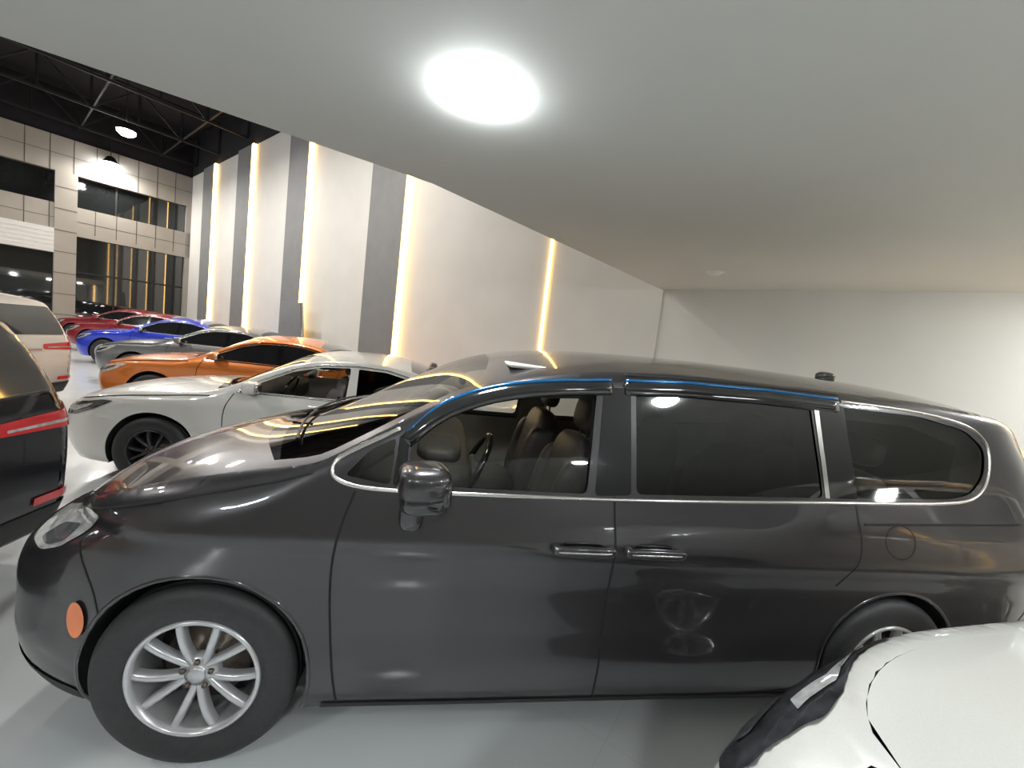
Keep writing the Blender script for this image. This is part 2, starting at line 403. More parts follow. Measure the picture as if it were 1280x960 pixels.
qw=rnd([(2.63,1.21),(2.60,1.625),(3.17,1.62),(3.46,1.575),(3.57,1.49),(3.54,1.36),(3.44,1.265),(3.3,1.235)],.05)
van.build([fq,fw,sw,qw])
for sg in(-1,1):
    M=van.S(sg);h=(0,sg,0)
    panel('glass_front_quarter',fq,[],M,.06,G_tint2,van.e,-.008,h)
    panel('glass_front_door',rnd([(.712,1.15),(.71,1.2),(.95,1.25),(1.2,1.285),(1.45,1.31),(1.44,1.15)],.03) if sg<0 else fw,[],M,.06,G_clear,van.e,-.014,h)
    panel('glass_sliding_door',sw,[],M,.06,G_tint if sg<0 else G_tint2,van.e,-.006,h)
    panel('glass_rear_quarter',qw,[],M,.06,G_tint2,van.e,-.006,h)
    inner=rnd([(.45,.35),(.45,1.14),(.75,1.37),(1.2,1.56),(1.6,1.62),(2.7,1.64),(3.7,1.60),(3.8,.5),(3.55,.5),(3.5,.8),(2.7,.8),(2.62,.35)],.03)
    panel('inner_trim',inner,[rnd([(.5,1.16),(.60,1.14),(1.46,1.15),(1.48,1.56),(1.1,1.53),(.85,1.43)],.03),rnd([(1.68,1.16),(1.67,1.57),(2.5,1.58),(2.54,1.2)],.03),rnd([(2.66,1.2),(2.64,1.58),(3.2,1.58),(3.5,1.5),(3.4,1.28)],.03)],M,.08,M_liner if sg>0 else M_int,van.e,-.075,h)
van.decal('b_pillar',[(1.475,1.155),(1.50,1.60),(1.625,1.61),(1.635,1.165)],M_gblack,.002)
van.decal('c_pillar',[(2.595,1.205),(2.56,1.63),(2.585,1.63),(2.618,1.205)],M_chrome,.003,r=.004)
van.decal('c_pillar_black',[(2.62,1.205),(2.59,1.63),(2.73,1.63),(2.77,1.21)],M_gblack,.002,r=.01)
van.decal('a_divider',[(.655,1.15),(.66,1.335),(.70,1.36),(.70,1.15)],M_gblack,.002,r=.008)
ch=[(.66,1.36),(.46,1.25),(.425,1.21),(.43,1.165),(.51,1.135),(.70,1.128),(1.12,1.135),(1.56,1.143),(2.05,1.16),(2.6,1.185),(3.0,1.20),(3.3,1.215),(3.46,1.24),(3.56,1.33),(3.60,1.49),(3.55,1.56),(3.46,1.605),(3.17,1.645),(2.72,1.652)]
van.line('window_chrome',chaikin(ch),.015,.006,M_chrome)
v1=chaikin([(.685,1.345),(.80,1.455),(.92,1.515),(1.05,1.56),(1.25,1.60),(1.53,1.63)],1)
v2=[(1.60,1.635),(1.9,1.655),(2.3,1.66),(2.69,1.655)]
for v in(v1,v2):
    van.line('rain_visor',[(x,z-.030) for x,z in v],.060,.016,M_gblack,flat=.75)
    van.line('visor_blue_sheen',[(x,z+.002) for x,z in v],.010,.015,M_blues,flat=.7)  # painted reflection line along the visor top
zcx=lambda x:float(van.zc(x))
seam(van,[(.52,1.12),(.485,1.0),(.455,.80),(.465,.6),(.49,.4),(.515,.245)])
seam(van,[(1.50,1.62),(1.555,1.62),(1.56,1.14),(1.58,.91),(1.59,.55),(1.585,.245)])
seam(van,[(1.585,.245),(1.0,.24),(.515,.245)],.01)
seam(van,[(2.70,.80),(2.76,.90),(2.79,1.0),(2.76,1.18)])
seam(van,[(1.60,.25),(2.2,.245),(2.63,.27)],.01)
seam(van,[(2.80,1.10),(3.3,1.12),(3.75,1.14)],.010)
seam(van,[(1.6,1.665),(2.1,1.68),(2.72,1.68)],.008)
seam(van,[(-.62,zcx(-.62)-.035),(-.4,zcx(-.4)-.045),(-.1,zcx(-.1)-.045),(.2,zcx(.2)-.04),(.36,zcx(.36)-.03)],.009)
seam(van,[(-.335,.60),(-.36,.70),(-.45,.84)],.007)
seam(van,[(3.85,1.60),(3.95,1.3),(3.98,1.0),(3.95,.62),(3.6,.52)],.009)
fc=[(3.0+.085*math.cos(a),1.03+.075*math.sin(a)) for a in np.linspace(0,2*math.pi,25)[:-1]]
van.line('fuel_door_gap',fc,.006,.0006,M_seam,sides=(-1,),closed=True)
van.decal('headlight',[(-.74,.765),(-.71,.845),(-.60,.885),(-.48,.925),(-.39,.93),(-.44,.865),(-.53,.80),(-.62,.765)],M_lamp,.004,sp=.03)
van.decal('headlight_core',[(-.66,.79),(-.58,.85),(-.48,.875),(-.52,.82),(-.60,.785)],M_lampm,.008,sp=.03)
mk=[(-.414+.034*math.cos(a),.568+.068*math.sin(a)) for a in np.linspace(0,2*math.pi,25)[:-1]]
van.decal('side_marker',mk,M_amber,.008,r=0)
van.decal('bumper_valance',[(-.80,.23),(-.84,.32),(-.6,.31),(-.42,.29),(-.39,.23)],M_mblack,.004)
van.decal('sill_trim',[(.45,.225),(.46,.245),(2.66,.245),(2.67,.225)],M_mblack,.006,r=.005)
van.decal('tail_light',[(3.9,1.02),(3.86,1.08),(3.9,1.2),(4.15,1.16),(4.18,1.04)],M_red_l,.005)
van.tdecal('tail_light_bar',[(-.85,1.06),(-.85,1.14),(.85,1.14),(.85,1.06)],M_red_l)
van.tdecal('rear_window',[(-.62,1.2),(-.56,1.52),(.56,1.52),(.62,1.2)],G_dark)
van.fdecal('upper_grille',[(-.40,.66),(-.42,.74),(.42,.74),(.40,.66)],M_gblack)
van.fdecal('lower_grille',[(-.5,.32),(-.55,.52),(.55,.52),(.5,.32)],M_mblack)
for hx,hz in((1.435,.945),(1.745,.945)):
    van.decal('handle_recess',[(hx-.085,hz-.035),(hx-.085,hz+.03),(hx+.085,hz+.03),(hx+.085,hz-.035)],M_gblack,.0025,r=.03)
    for sg in(-1,1):
        y=sg*(float(van.Y(np.array([hx]),np.array([hz]))[0])+.028)
        blob('door_handle',(hx,y,hz+.003),(.27,.028,.042),M_van,van.e,.6)
        blob('door_handle_chrome',(hx,y+sg*.007,hz+.003),(.23,.018,.010),M_chrome,van.e,.6)
        for d in(-.115,.115): blob('handle_mount',(hx+d,y-sg*.014,hz),(.035,.04,.040),M_van,van.e,.6)
for sg in(-1,1):
    y=sg*(1.01+.10)
    blob('mirror_cap',(.775,y,1.225),(.185,.20,.125),M_van,van.e,.62,rot=(0,0,-sg*.2))
    blob('mirror_lower',(.78,y,1.165),(.175,.185,.09),M_gblack,van.e,.6,rot=(0,0,-sg*.2))
    blob('mirror_glass',(.845,y,1.20),(.04,.16,.10),M_gblack,van.e,.5,rot=(0,0,-sg*.2))
    blob('mirror_stalk',(.74,sg*1.02,1.085),(.095,.14,.15),M_gblack,van.e,.6)
blob('roof_antenna',(3.45,0,1.775),(.16,.05,.07),M_gblack,van.e,.8)
for v0,v1_ in((-.78,-.12),(-.08,.62)):
    pts=[]
    for i in range(9):
        v=v0+(v1_-v0)*i/8;pts.append(van.top(.29-.20*(1-v*v)+.03*(i/8),v,.018))
    tube('wiper_blade',pts,.007,M_mblack,van.e)
    v=(v0+v1_)/2+.1;tube('wiper_arm',[van.top(.21-.22*(1-(v1_)**2),v1_,.02),van.top(.31-.20*(1-v*v),v,.035)],.008,M_mblack,van.e)
box('cabin_floor',(2.0,0,.46),(3.2,1.7,.03),M_int,van.e)
blob('dashboard',(.72,0,1.02),(.55,1.62,.30),M_int,van.e,.45)
blob('instrument_hood',(.82,-.42,1.17),(.22,.42,.10),M_int,van.e,.6)
blob('centre_console',(1.05,0,.72),(.5,.26,.5),M_int,van.e,.4)
torus('steering_wheel',(1.0,-.42,1.08),.185,.016,M_gblack,van.e,(0,math.radians(-65),0))
blob('steering_hub',(.99,-.42,1.08),(.06,.16,.12),M_int,van.e,.6,rot=(0,.4,0));box('steering_spoke',(1.0,-.42,1.08),(.02,.34,.035),M_int,van.e,.006)
seat(van,1.2,-.42,z=.62);seat(van,1.2,.42,z=.62);seat(van,2.15,-.42,z=.62);seat(van,2.15,.42,z=.62)
for y in(-.42,0,.42): seat(van,2.95,y,z=.56)
box('headliner',(2.35,0,1.645),(2.5,1.35,.02),M_liner,van.e,.008)
blob('rear_view_mirror',(.92,0,1.50),(.04,.24,.07),M_gblack,van.e,.6)
# ------------------------------------------------------------------ other cars
def scale_kn(kn,f): return [(a*f,b) for a,b in kn]
def sedan(name,loc,body,L=4.5,sp=.06,chrome=True,detail=False):
    f=L/4.5
    P=dict(W=.91,Lf=.7,y0f=.5,Lr=.5,y0r=.66,zbot=.2,xh=.10*f,xe=4.42*f,wf=.92*f,wr=3.62*f,R=.335,Ra=.385,win=.125,q=2.3,drim=detail,
    xn=[(.2,.10),(.35,.03),(.5,0),(.6,.01),(.72,.07),(.755,.10*f)],
    xt=[(.2,4.36*f),(.4,4.46*f),(.6,4.5*f),(.85,4.47*f),(1.03,4.42*f)],
    zc=scale_kn([(.0,.70),(.10,.755),(.4,.84),(.9,.91),(1.3,.95),(1.48,1.0),(1.75,1.14),(2.05,1.28),(2.35,1.355),(2.75,1.375),(3.1,1.34),(3.5,1.22),(3.85,1.10),(4.1,1.065),(4.42,1.03),(4.5,1.0)],f),
    zt=scale_kn([(.0,.74),(.10,.79),(.4,.90),(.9,.975),(1.3,1.01),(1.42,1.04),(1.8,1.24),(2.15,1.405),(2.45,1.45),(2.8,1.455),(3.15,1.41),(3.5,1.30),(3.9,1.14),(4.1,1.10),(4.42,1.075),(4.5,1.05)],f),
    ins=[(.15,.07),(.25,.03),(.4,.025),(.6,.035),(.75,.01),(.84,0),(.9,.008),(.97,.035),(1.1,.1),(1.25,.175),(1.4,.25)],
    rh=scale_kn([(0,.14),(1.2,.12),(1.6,.05),(3.6,.06),(3.95,.10),(4.5,.10)],f),rd=scale_kn([(0,.14),(1.2,.12),(1.6,.03),(3.4,.04),(3.95,.10),(4.5,.10)],f),
    breaks=[(1.42*f,.16),(1.50*f,.16),(2.12*f,-.06),(3.2*f,.06),(3.82*f,.0)],kinds=['p','b','w','r','g','p'],cnt=[14,2,10,10,8,7],wind=G_dark if not detail else G_wind)
    c=Car(name,loc,P,body,sp)
    w1=[(1.66,1.0),(1.80,1.085),(2.08,1.225),(2.33,1.29),(2.60,1.31),(2.62,.995)]
    w2=[(2.69,.995),(2.67,1.31),(2.95,1.30),(3.22,1.24),(3.52,1.13),(3.62,1.06),(3.5,1.01)]
    w1=[(a*f,b) for a,b in w1];w2=[(a*f,b) for a,b in w2]
    if detail: c.build([rnd(w1,.03),rnd(w2,.03)])
    else: c.build([])
    for sg in(-1,1):
        if detail:
            panel('glass_rear',rnd(w2,.03),[],c.S(sg),.06,G_tint,c.e,-.004,(0,sg,0))
            if sg>0: panel('glass_front',rnd(w1,.03),[],c.S(sg),.06,G_tint2,c.e,-.004,(0,sg,0))
        else:
            panel('glass_front',rnd(w1,.03),[],c.S(sg),.06,G_dark,c.e,.003,(0,sg,0))
            panel('glass_rear',rnd(w2,.03),[],c.S(sg),.06,G_dark,c.e,.003,(0,sg,0))
    loop=[(a*f,b) for a,b in [(1.62,.985),(1.80,1.105),(2.08,1.245),(2.33,1.31),(2.65,1.33),(2.95,1.32),(3.22,1.26),(3.54,1.15),(3.68,1.06),(3.5,.993),(2.65,.978)]]
    c.line('window_trim',loop,.018,.005,M_chrome if chrome else M_gblack,closed=True)
    c.decal('b_pillar',[(2.60*f,.995),(2.60*f,1.31),(2.675*f,1.31),(2.695*f,.995)],M_gblack if not detail else body,.003,r=.006)
    seam(c,[(1.60*f,.97),(1.52*f,.8),(1.50*f,.5),(1.56*f,.28)]);seam(c,[(2.66*f,.98),(2.67*f,.7),(2.68*f,.28)]);seam(c,[(3.58*f,1.0),(3.5*f,.85),(3.3*f,.6),(3.2*f,.42),(3.18*f,.28)])
    seam(c,[(1.56*f,.28),(2.4*f,.27),(3.18*f,.28)])
    seam(c,[(.25*f,.775),(.6*f,.85),(1.0*f,.89),(1.4*f,.93)])
    c.decal('headlight',[(.04,.60),(.05,.66),(.22,.735),(.52,.80),(.62,.80),(.45,.71),(.25,.63)],M_lamp if not detail else M_lampd,.005)
    c.decal('headlight_core',[(.12,.655),(.28,.715),(.45,.76),(.40,.725),(.24,.66)],M_lampd if not detail else M_lamp,.009)
    c.decal('tail_light',[(4.02*f,.86),(4.0*f,.93),(4.2*f,.98),(4.44*f,.97),(4.46*f,.85)],M_red_l,.005)
    c.tdecal('tail_light_bar',[(-.8,.86),(-.8,.95),(.8,.95),(.8,.86)],M_red_l)
    c.tdecal('number_plate',[(-.26,.62),(-.26,.73),(.26,.73),(.26,.62)],M_white,.008)
    c.fdecal('grille',[(-.45,.36),(-.5,.60),(.5,.60),(.45,.36)],M_gblack)
    c.decal('sill_trim',[(1.38*f,.21),(1.4*f,.25),(3.15*f,.25),(3.17*f,.21)],M_mblack,.005,r=.006)
    for hx in(2.48*f,3.32*f):
        for sg in(-1,1):
            y=sg*(float(c.Y(np.array([hx]),np.array([.88]))[0])+.015);blob('door_handle',(hx,y,.88),(.2,.03,.03),body if not chrome else M_chrome,c.e,.6)
    mirror(c,1.78*f,1.05,body,(.15,.19,.12),.12)
    if detail:
        blob('dashboard',(1.65,0,.90),(.5,1.45,.25),M_int,c.e,.45);torus('steering_wheel',(1.95,-.38,.96),.18,.015,M_gblack,c.e,(0,math.radians(-65),0))
        box('cabin_floor',(2.5,0,.35),(2.0,1.5,.03),M_int,c.e)
        seat(c,2.2,-.38,z=.5);seat(c,2.2,.38,z=.5);seat(c,3.05,-.38,z=.5);seat(c,3.05,.38,z=.5)
    return c
def suv(name,loc,body,L=4.6,H=0,sp=.06,lamp=None,sloped=False):
    f=L/4.6;d=H
    if sloped:
        xn=[(.2,.12),(.35,.03),(.5,0),(.60,.02),(.70,.06),(.80,.14),(.90,.26),(.95,.34)]
        zc0=[(-.1,.80),(.34,.95),(.55,1.005),(.8,1.035),(1.2*f,1.08),(1.4*f,1.11),(1.6*f,1.20)]
        zt0=[(-.1,.86),(.34,.985),(.55,1.07),(.8,1.11),(1.2*f,1.155),(1.34*f,1.175),(1.6*f,1.28)]
    else:
        xn=[(.2,.10),(.4,.02),(.6,0),(.75,.02),(.84,.09)]
        zc0=[(-.1,.77),(.09,.84),(.32,.91),(.7,.975),(1.2*f,1.03),(1.4*f,1.07),(1.6*f,1.17)]
        zt0=[(-.1,.80),(.09,.89),(.32,.985),(.7,1.05),(1.2*f,1.10),(1.34*f,1.12),(1.6*f,1.26)]
    P=dict(W=.93,Lf=.55 if not sloped else .62,y0f=.55 if not sloped else .62,Lr=.36,y0r=.78,zbot=.24,xh=xn[-1][1],xe=4.40*f,wf=.92*f,wr=3.62*f,R=.36,Ra=.41,win=.13,q=2.4,lip=M_mblack,lipw=.03,
    xn=xn,
    xt=[(.2,4.48*f),(.45,4.58*f),(.65,4.6*f),(.95,4.58*f),(1.1,4.56*f),(1.3+d*.6,4.50*f),(1.485+d,4.40*f)],
    zc=zc0+[(1.95*f,1.40+d*.8),(2.3*f,1.51+d),(2.9*f,1.55+d),(3.6*f,1.54+d),(4.1*f,1.515+d),(4.4*f,1.485+d),(4.6*f,1.45+d)],
    zt=zt0+[(2.0*f,1.49+d*.8),(2.3*f,1.57+d),(2.9*f,1.61+d),(3.6*f,1.60+d),(4.1*f,1.575+d),(4.4*f,1.54+d),(4.6*f,1.5+d)],
    ins=[(.15,.07),(.28,.02),(.4,.015),(.6,.03),(.8,.01),(.92,0),(1.0,.012),(1.08,.045),(1.25,.11),(1.5,.21),(1.8,.31)] if not sloped else [(.15,.07),(.28,.02),(.4,.0),(.6,.0),(.72,.012),(.86,.02),(.95,.02),(1.0,.025),(1.08,.05),(1.25,.11),(1.5,.21),(1.8,.31)],
    rh=[(0,.12),(1.2,.11),(1.6,.05),(4.6,.07)],rd=[(0,.12),(1.2,.10),(1.6,.03),(4.6,.05)],
    breaks=[(1.36*f,.15),(1.43*f,.15),(2.05*f,-.06),(4.1*f,.0)],kinds=['p','b','w','r','p'],cnt=[22,2,10,14,4],wind=G_dark)
    c=Car(name,loc,P,body,sp);c.build([])
    w1=[(1.62,1.12),(1.98,1.36+d*.8),(2.3,1.44+d),(2.62,1.475+d),(2.64,1.09)];w2=[(2.72,1.09),(2.70,1.475+d),(3.5,1.47+d),(3.55,1.11)];w3=[(3.62,1.12),(3.57,1.47+d),(3.95,1.43+d),(4.12,1.18)]
    for w in(w1,w2,w3): c.decal('side_glass',[(a*f,b) for a,b in w],G_dark,.004,r=.04)
    seam(c,[(1.62*f,1.08),(1.5*f,.9),(1.50*f,.5),(1.56*f,.3)]);seam(c,[(2.68*f,1.08),(2.68*f,.3)]);seam(c,[(3.6*f,1.1),(3.5*f,.9),(3.25*f,.62),(3.2*f,.32)])
    c.line('belt_chrome',[(1.60*f,1.075),(2.6*f,1.07),(3.6*f,1.09),(4.1*f,1.15)],.018,.005,M_chrome)
    c.decal('sill_cladding',[(1.38*f,.245),(1.4*f,.34),(3.12*f,.34),(3.17*f,.245)],M_mblack,.006,r=.01)
    lm=lamp or M_lamp
    if sloped:
        c.decal('headlight',[(.115,.72),(.15,.785),(.24,.86),(.33,.92),(.46,.965),(.72,1.005),(.66,.94),(.52,.86),(.40,.785),(.26,.71),(.17,.69)],lm,.004,sp=.025)
        c.decal('headlight_reflector',[(.19,.745),(.21,.79),(.29,.83),(.36,.85),(.33,.79),(.26,.745)],M_lampm,.007,sp=.025)
        c.decal('headlight_drl',[(.31,.888),(.44,.945),(.62,.975),(.62,.965),(.45,.930),(.33,.875)],M_lamp,.008,sp=.03,r=.004)
    else:
        c.decal('headlight',[(.07,.66),(.05,.74),(.16,.835),(.36,.885),(.52,.90),(.44,.80),(.28,.70),(.16,.64)],lm,.006,sp=.03)
        c.decal('headlight_reflector',[(.12,.70),(.14,.76),(.24,.80),(.34,.82),(.27,.74)],M_lampd,.010,sp=.03)
    c.decal('fog_lamp_surround',[(.08,.34),(.08,.44),(.30,.42),(.34,.33)],M_mblack,.006)
    c.fdecal('grille',[(-.40,.46),(-.42,.66),(.42,.66),(.40,.46)],M_gblack)
    c.decal('tail_light',[(4.1*f,.93),(4.12*f,1.03),(4.3*f,1.04),(4.54*f,1.05),(4.56*f,.90),(4.35*f,.91)],M_red_l,.006)
    for s_ in(-1,1): c.tdecal('tail_light_inner',[(s_*.88,.90),(s_*.88,1.02),(s_*.34,.99),(s_*.34,.92)],M_red_l,.006)
    for s_ in(-1,1): c.tdecal('tail_light_lens',[(s_*.40,.935),(s_*.40,.950),(s_*.84,.955),(s_*.84,.935)],M_lamp,.010,r=.005)
    c.tdecal('tailgate_chrome',[(-.32,.90),(-.32,.925),(.32,.925),(.32,.90)],M_chrome,.008,r=.005)
    c.tdecal('rear_window',[(-.70,1.12),(-.58,1.43+d),(.58,1.43+d),(.70,1.12)],G_dark,.005,r=.05)
    c.tdecal('number_plate',[(-.26,.70),(-.26,.82),(.26,.82),(.26,.70)],M_white,.008)
    c.tdecal('bumper_cladding',[(-.84,.26),(-.86,.42),(.86,.42),(.84,.26)],M_mblack,.006)
    c.tdecal('rear_reflector',[(.55,.46),(.55,.51),(.80,.51),(.80,.46)],M_red_l,.01,r=.005)
    seam(c,[(4.25*f,.60),(4.0*f,.62),(3.98*f,.75),(4.1*f,.90)],.007)
    mirror(c,1.80*f,1.17,body,(.16,.2,.14),.12)
    for sg in(-1,1): ribbon('roof_rail',[(2.2*f,1.49+d),(3.0*f,1.53+d),(4.0*f,1.50+d)],.03,.05,c.S(sg),M_chrome,c.e,(0,sg,0))
    return c
sedan('white_sedan',(-2.80,3.68,0),M_white,4.6,.045,True,detail=True)
sedan('orange_sedan',(-4.50,6.42,0),M_orange,4.6,.06,False)
sedan('grey_sedan',(-6.45,9.05,0),M_grey,4.5,.07)
sedan('blue_sedan',(-8.85,11.75,0),M_blue,4.35,.08)
sedan('red_sedan',(-11.1,14.4,0),M_red,4.15,.09)
sedan('red_sedan.001',(-13.5,16.95,0),M_red,4.2,.09)
suv('black_suv',(-1.50-4.6,.68,0),M_black,4.6,.06,.05)
suv('white_suv',(-4.80-4.6,5.00,0),M_white,4.6,.08,.07)
suv('white_crossover',(1.48,-1.43,0),M_white,4.6,.0,.035,lamp=M_lampd,sloped=True)
# ------------------------------------------------------------------ room
dW=np.array((-.676,.737));dW/=np.linalg.norm(dW);nO=np.array((-.737,-.676));nO=nO/np.linalg.norm(nO)
A=np.array((3.64,3.98))
M_wall=mat('wall_white_plaster',(.70,.68,.63),.75,noise=.03,nscale=1.5,bump=.05,bscale=60)
M_band=mat('wall_grey_band',(.22,.22,.215),.7,noise=.05,nscale=3)
M_ceil=mat('ceiling_paint',(.66,.67,.64),.8,noise=.02,nscale=1.2)
M_dark=mat('dark_roof_sheet',(.006,.006,.009),.9,noise=.3,nscale=3)
M_steel=mat('truss_steel',(.015,.015,.017),.6,.3,noise=.2)
M_fac=mat('facade_panel',(.33,.305,.265),.5,.1,noise=.06,nscale=1)
M_joint=mat('facade_joint',(.05,.05,.045),.8,noise=.1)
M_led=mat('led_strip_warm',(1,.7,.3),.5,emis=(1.0,.58,.14),estr=9,noise=.01)
M_bulb=mat('lamp_diffuser',(1,1,1),.5,emis=(.93,.98,1.0),estr=165,noise=.01)
M_hall=mat('highbay_diffuser',(1,1,1),.5,emis=(.95,.97,1.0),estr=80,noise=.01)
M_off=mat('lamp_ring_white',(.75,.75,.73),.4,noise=.02)
M_shut=mat('shutter_white',(.66,.66,.64),.5,noise=.03)
M_fglass=mat('facade_glass',(.012,.014,.014),.03,coat=1,noise=.2,nscale=1,spec=.9)
mf=bpy.data.materials.new('epoxy_floor');mf.use_nodes=True;nt=mf.node_tree;b=nt.nodes['Principled BSDF']
tc=nt.nodes.new('ShaderNodeTexCoord');br=nt.nodes.new('ShaderNodeTexBrick');br.offset=0;br.inputs['Scale'].default_value=1
br.inputs['Brick Width'].default_value=1.2;br.inputs['Row Height'].default_value=1.2;br.inputs['Mortar Size'].default_value=.0015
br.inputs['Color1'].default_value=(.63,.65,.655,1);br.inputs['Color2'].default_value=(.62,.64,.645,1);br.inputs['Mortar'].default_value=(.54,.55,.55,1)
mp=nt.nodes.new('ShaderNodeMapping');mp.inputs['Rotation'].default_value=(0,0,math.atan2(dW[1],dW[0]))
nt.links.new(tc.outputs['Object'],mp.inputs[0]);nt.links.new(mp.outputs[0],br.inputs['Vector']);nt.links.new(br.outputs['Color'],b.inputs['Base Color'])
nn=nt.nodes.new('ShaderNodeTexNoise');nn.inputs['Scale'].default_value=3;mr=nt.nodes.new('ShaderNodeMapRange');mr.inputs[3].default_value=.10;mr.inputs[4].default_value=.22
nt.links.new(tc.outputs['Object'],nn.inputs['Vector']);nt.links.new(nn.outputs['Fac'],mr.inputs[0]);nt.links.new(mr.outputs[0],b.inputs['Roughness'])
def slab(name,poly,z0,z1,m):
    n=len(poly);V=[(x,y,z0) for x,y in poly]+[(x,y,z1) for x,y in poly]
    Fc=[tuple(range(n))[::-1],tuple(range(n,2*n))]+[(i,(i+1)%n,n+(i+1)%n,n+i) for i in range(n)]
    o=mkobj(name,V,Fc,m,None,False)
    bm=bmesh.new();bm.from_mesh(o.data);bmesh.ops.recalc_face_normals(bm,faces=bm.faces);bm.to_mesh(o.data);bm.free();return o
def wp(s,o=0): return tuple(A+dW*s+nO*o)
def wallbox(name,s0,s1,o0,o1,z0,z1,m): return slab(name,[wp(s0,o0),wp(s1,o0),wp(s1,o1),wp(s0,o1)],z0,z1,m)
SE=22.0
E0=wp(SE);E1=tuple(np.array(E0)+nO*22)
room=[wp(-8.2,-.3),wp(SE+.3,-.3),tuple(np.array(E1)+dW*.3),(-12,-9.6),(9.3,-9.6)]
slab('floor',room,-.1,0,mf)
wallbox('wall_strip',-8,SE,-.25,0,0,7.6,M_wall)
for i,(a,c_) in enumerate([(5.92,7.27),(10.62,11.85),(14.90,16.15),(18.80,20.05)]): wallbox('trim_%d'%(i+1),a,c_,0,.10,0,7.6,M_band)
root=bpy.data.objects.new('led_strip_lighting',None);COL.objects.link(root)
for a,w_ in((5.90,.08),(10.60,.11),(14.88,.14),(18.78,.16)):
    o=wallbox('led_channel',a-w_,a+.0,.0,.10,0.05,7.6,M_led);o.parent=root
o=wallbox('led_channel',1.885,1.92,.0,.03,0.05,7.6,M_led);o.parent=root
o=wallbox('led_channel',-4.26,-4.2,.0,.06,.05,2.7,M_led);o.parent=root
wallbox('trim_5',-.05,-.0,0,.02,0,2.75,M_wall)
wallbox('wall_strip_upper',-8,SE,-.25,0,7.6,9.3,M_dark)
P1=wp(-.02,.0);mez=[P1,(.60,1.42),(-1.13,.60),(-9,-3.17),(-11,-9.5),(9.05,-9.5),wp(-8,0)]
slab('ceiling',mez,2.75,3.05,M_ceil)
slab('ceiling_hall',room,9.3,9.4,M_dark)
slab('wall_back',[(-12,-9.6),(9.3,-9.6),(9.3,-9.4),(-12,-9.4)],0,9.3,M_wall)
slab('wall_right',[(9.05,-9.5),(9.3,-9.5),(9.3,-2.0),(9.05,-2.0)],0,9.3,M_wall)
L0=np.array(E1);L1=np.array((-12,-9.6))
dl=(L1-L0)/np.linalg.norm(L1-L0);nl=np.array((-dl[1],dl[0]))
slab('wall_left',[tuple(L0),tuple(L1),tuple(L1-nl*.2),tuple(L0-nl*.2)],0,9.3,M_wall)
def fp(u,o=0): return tuple(np.array(E0)+nO*u-dW*o)
def fbox(name,u0,u1,o0,o1,z0,z1,m,par=None):
    o=slab(name,[fp(u0,o0),fp(u1,o0),fp(u1,o1),fp(u0,o1)],z0,z1,m)
    if par:o.parent=par
    return o
fr=bpy.data.objects.new('wall_facade',None);COL.objects.link(fr)
fbox('top_band',0,22,-.3,.06,6.28,7.55,M_fac,fr);fbox('upper_gable',0,22,-.3,0,7.55,9.3,M_dark,fr)
fbox('mid_band',0,22,-.3,.06,4.0,5.1,M_fac,fr)
fbox('end_post',0,.18,-.3,.06,0,6.3,M_fac,fr);fbox('column',3.6,4.2,-.3,.10,0,6.3,M_fac,fr);fbox('column',9.3,9.9,-.3,.10,0,6.3,M_fac,fr)
fbox('window_1',.18,3.6,-.15,-.12,5.1,6.28,M_fglass,fr);fbox('window_2',4.2,9.3,-.15,-.12,5.1,6.28,M_fglass,fr);fbox('window_4',9.9,22,-.15,-.12,5.1,6.28,M_fglass,fr)
fbox('window_3',.18,3.6,-.15,-.12,.3,4.0,M_fglass,fr);fbox('plinth',.18,3.6,-.3,.02,0,.3,M_fac,fr)
fbox('window_5',9.9,22,-.15,-.12,0,4.0,M_fglass,fr)
fbox('shutter_box',4.2,9.3,-.3,.12,3.25,4.15,M_shut,fr);fbox('door_opening',4.2,9.3,-.25,-.2,0,3.25,M_fglass,fr)
for z in (3.4,3.55,3.7,3.85,4.0): fbox('shutter_rib',4.2,9.3,.12,.128,z,z+.02,M_off,fr)
for u in np.arange(.6,22,.62): fbox('joint',u,u+.02,.055,.066,6.28,7.55,M_joint,fr)
for u in np.arange(.6,22,.62): fbox('joint',u,u+.02,.055,.066,4.15,5.1,M_joint,fr)
for z in (6.9,4.55): fbox('joint',0,22,.055,.064,z,z+.015,M_joint,fr)
for z in (.9,1.7,2.5,3.3,4.1,4.9,5.7): fbox('joint',3.6,4.2,.1,.106,z,z+.02,M_joint,fr)
for u in (1.3,2.45): fbox('mullion',u,u+.05,-.12,-.08,.3,4.0,M_steel,fr);fbox('mullion',u,u+.05,-.12,-.08,5.1,6.28,M_steel,fr)
fbox('mullion',.18,3.6,-.12,-.08,2.6,2.66,M_steel,fr)
V=[];Fc=[]
def bar(a,b,w=.07):
    a=np.array(a,float);b=np.array(b,float);d=b-a;L=np.linalg.norm(d);d/=L
    up=np.array((0,0,1.)) if abs(d[2])<.9 else np.array((1.,0,0));x=np.cross(d,up);x/=np.linalg.norm(x);y=np.cross(d,x);k=len(V)
    for p in(a,b):
        for i,j in((-1,-1),(1,-1),(1,1),(-1,1)):V.append(p+x*i*w/2+y*j*w/2)
    Fc.extend([(k+i,k+(i+1)%4,k+4+(i+1)%4,k+4+i) for i in range(4)])
for s_ in (6.5,9.5,12.5,15.5,18.5,21.3):
    lo=[(*wp(s_,u),7.95) for u in np.arange(0.05,20,1.2)];hi=[(*wp(s_,u),9.1) for u in np.arange(0.05,20,1.2)]
    for i in range(len(lo)-1):
        bar(lo[i],lo[i+1]);bar(hi[i],hi[i+1]);bar(lo[i],hi[i+1],.05) if i%2 else bar(hi[i],lo[i+1],.05);bar(lo[i],hi[i],.05)
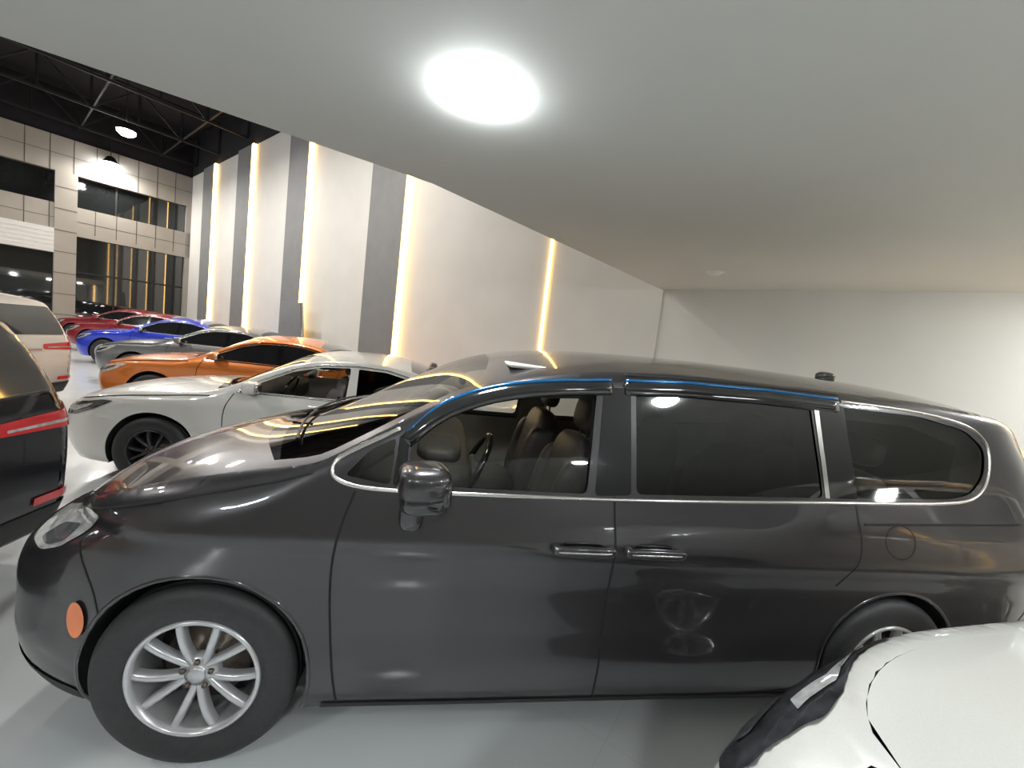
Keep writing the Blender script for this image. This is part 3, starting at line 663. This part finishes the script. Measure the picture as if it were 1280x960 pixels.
for u in (1.2,3.6,6,8.4,10.8): bar((*wp(4,u),8.0),(*wp(21.9,u),8.0),.05)
mkobj('roof_trusses',V,Fc,M_steel,None,False)
# ------------------------------------------------------------------ lamps
def ceil_lamp(x,y,on=True,r=.145,name='ceiling_downlight'):
    e=bpy.data.objects.new(name,None);COL.objects.link(e);e.location=(x,y,2.75)
    l=lathe([(.001,-.030),(r*.75,-.026),(r,-.001)],32);mkobj('diffuser',[(a,c,b_) for a,b_,c in l[0]],l[1],M_bulb if on else M_off,e)
    if not on:
        l=lathe([(r-.004,-.001),(r,-.006),(r+.012,-.006),(r+.014,0)],32);mkobj('ring',[(a,c,b_) for a,b_,c in l[0]],l[1],M_off,e)
for x,y in((.84,.28),(3.3,-2.2),(.6,-3.2),(-2.0,-2.6),(5.9,.2),(5.2,-1.5),(3.4,-5.4)): ceil_lamp(x,y)  # the two rightmost are added out of view to brighten the right-hand wall
ceil_lamp(3.49,2.56,False,.08,'recessed_spotlight')
def hall_lamp(x,y,z=7.0,P=150):
    e=bpy.data.objects.new('high_bay_lamp',None);COL.objects.link(e);e.location=(x,y,z)
    l=lathe([(.04,.30),(.12,.26),(.22,.08),(.24,.03)],32);mkobj('reflector',[(a,c,b_) for a,b_,c in l[0]],l[1],M_steel,e)
    l=lathe([(.001,-.13),(.14,-.11),(.22,-.04),(.24,.03)],16);mkobj('diffuser',[(a,c,b_) for a,b_,c in l[0]],l[1],M_hall,e)
    box('cable',(0,0,1.2),(.02,.02,1.9),M_steel,e)
    L=bpy.data.lights.new('high_bay_light','AREA');L.shape='DISK';L.size=.5;L.energy=P;L.color=(1.0,.96,.90)
    o=bpy.data.objects.new('area',L);COL.objects.link(o);o.parent=e;o.location=(0,0,-.15)
for x,y in((-9.8,14.1),(-12.95,18.0),(-6.3,10.2),(-2.8,6.4),(-13.5,8.5),(-10.0,3.6),(-7,-.5)): hall_lamp(x,y)
e=bpy.data.objects.new('leaning_display_board',None);COL.objects.link(e);bp=wp(10.3,.45);e.location=(*bp,0);e.rotation_euler=(0,0,math.atan2(dW[1],dW[0]))
box('panel',(0,-.1,1.12),(1.3,.04,2.24),M_band,e,.005,rot=(-.09,0,0));box('panel_edge',(-.68,-.1,1.12),(.05,.06,2.26),M_chrome,e,.004,rot=(-.09,0,0))
# ------------------------------------------------------------------ world + camera
sc=bpy.context.scene
sc.view_settings.view_transform='Standard';sc.view_settings.look='None';sc.view_settings.exposure=.38
w=bpy.data.worlds.new('w');sc.world=w;w.use_nodes=True;w.node_tree.nodes['Background'].inputs[0].default_value=(.6,.65,.7,1);w.node_tree.nodes['Background'].inputs[1].default_value=.05
cd=bpy.data.cameras.new('camera');cam=bpy.data.objects.new('camera',cd);COL.objects.link(cam)
f=Vector((.1622,.9827,-.0896));r=Vector((.9816,-.1514,.1163));d=Vector((.1007,-.1068,-.9892))
f.normalize();r=(r-f*r.dot(f)).normalized();u=r.cross(f)
if u.dot(d)>0:u=-u
R=Matrix((r,u,-f)).transposed()
cam.matrix_world=Matrix.Translation((.8052,-1.5612,1.7330))@R.to_4x4()
cd.sensor_width=36;cd.lens=522.8/1280*36;cd.clip_start=.05;cd.clip_end=200
sc.camera=cam
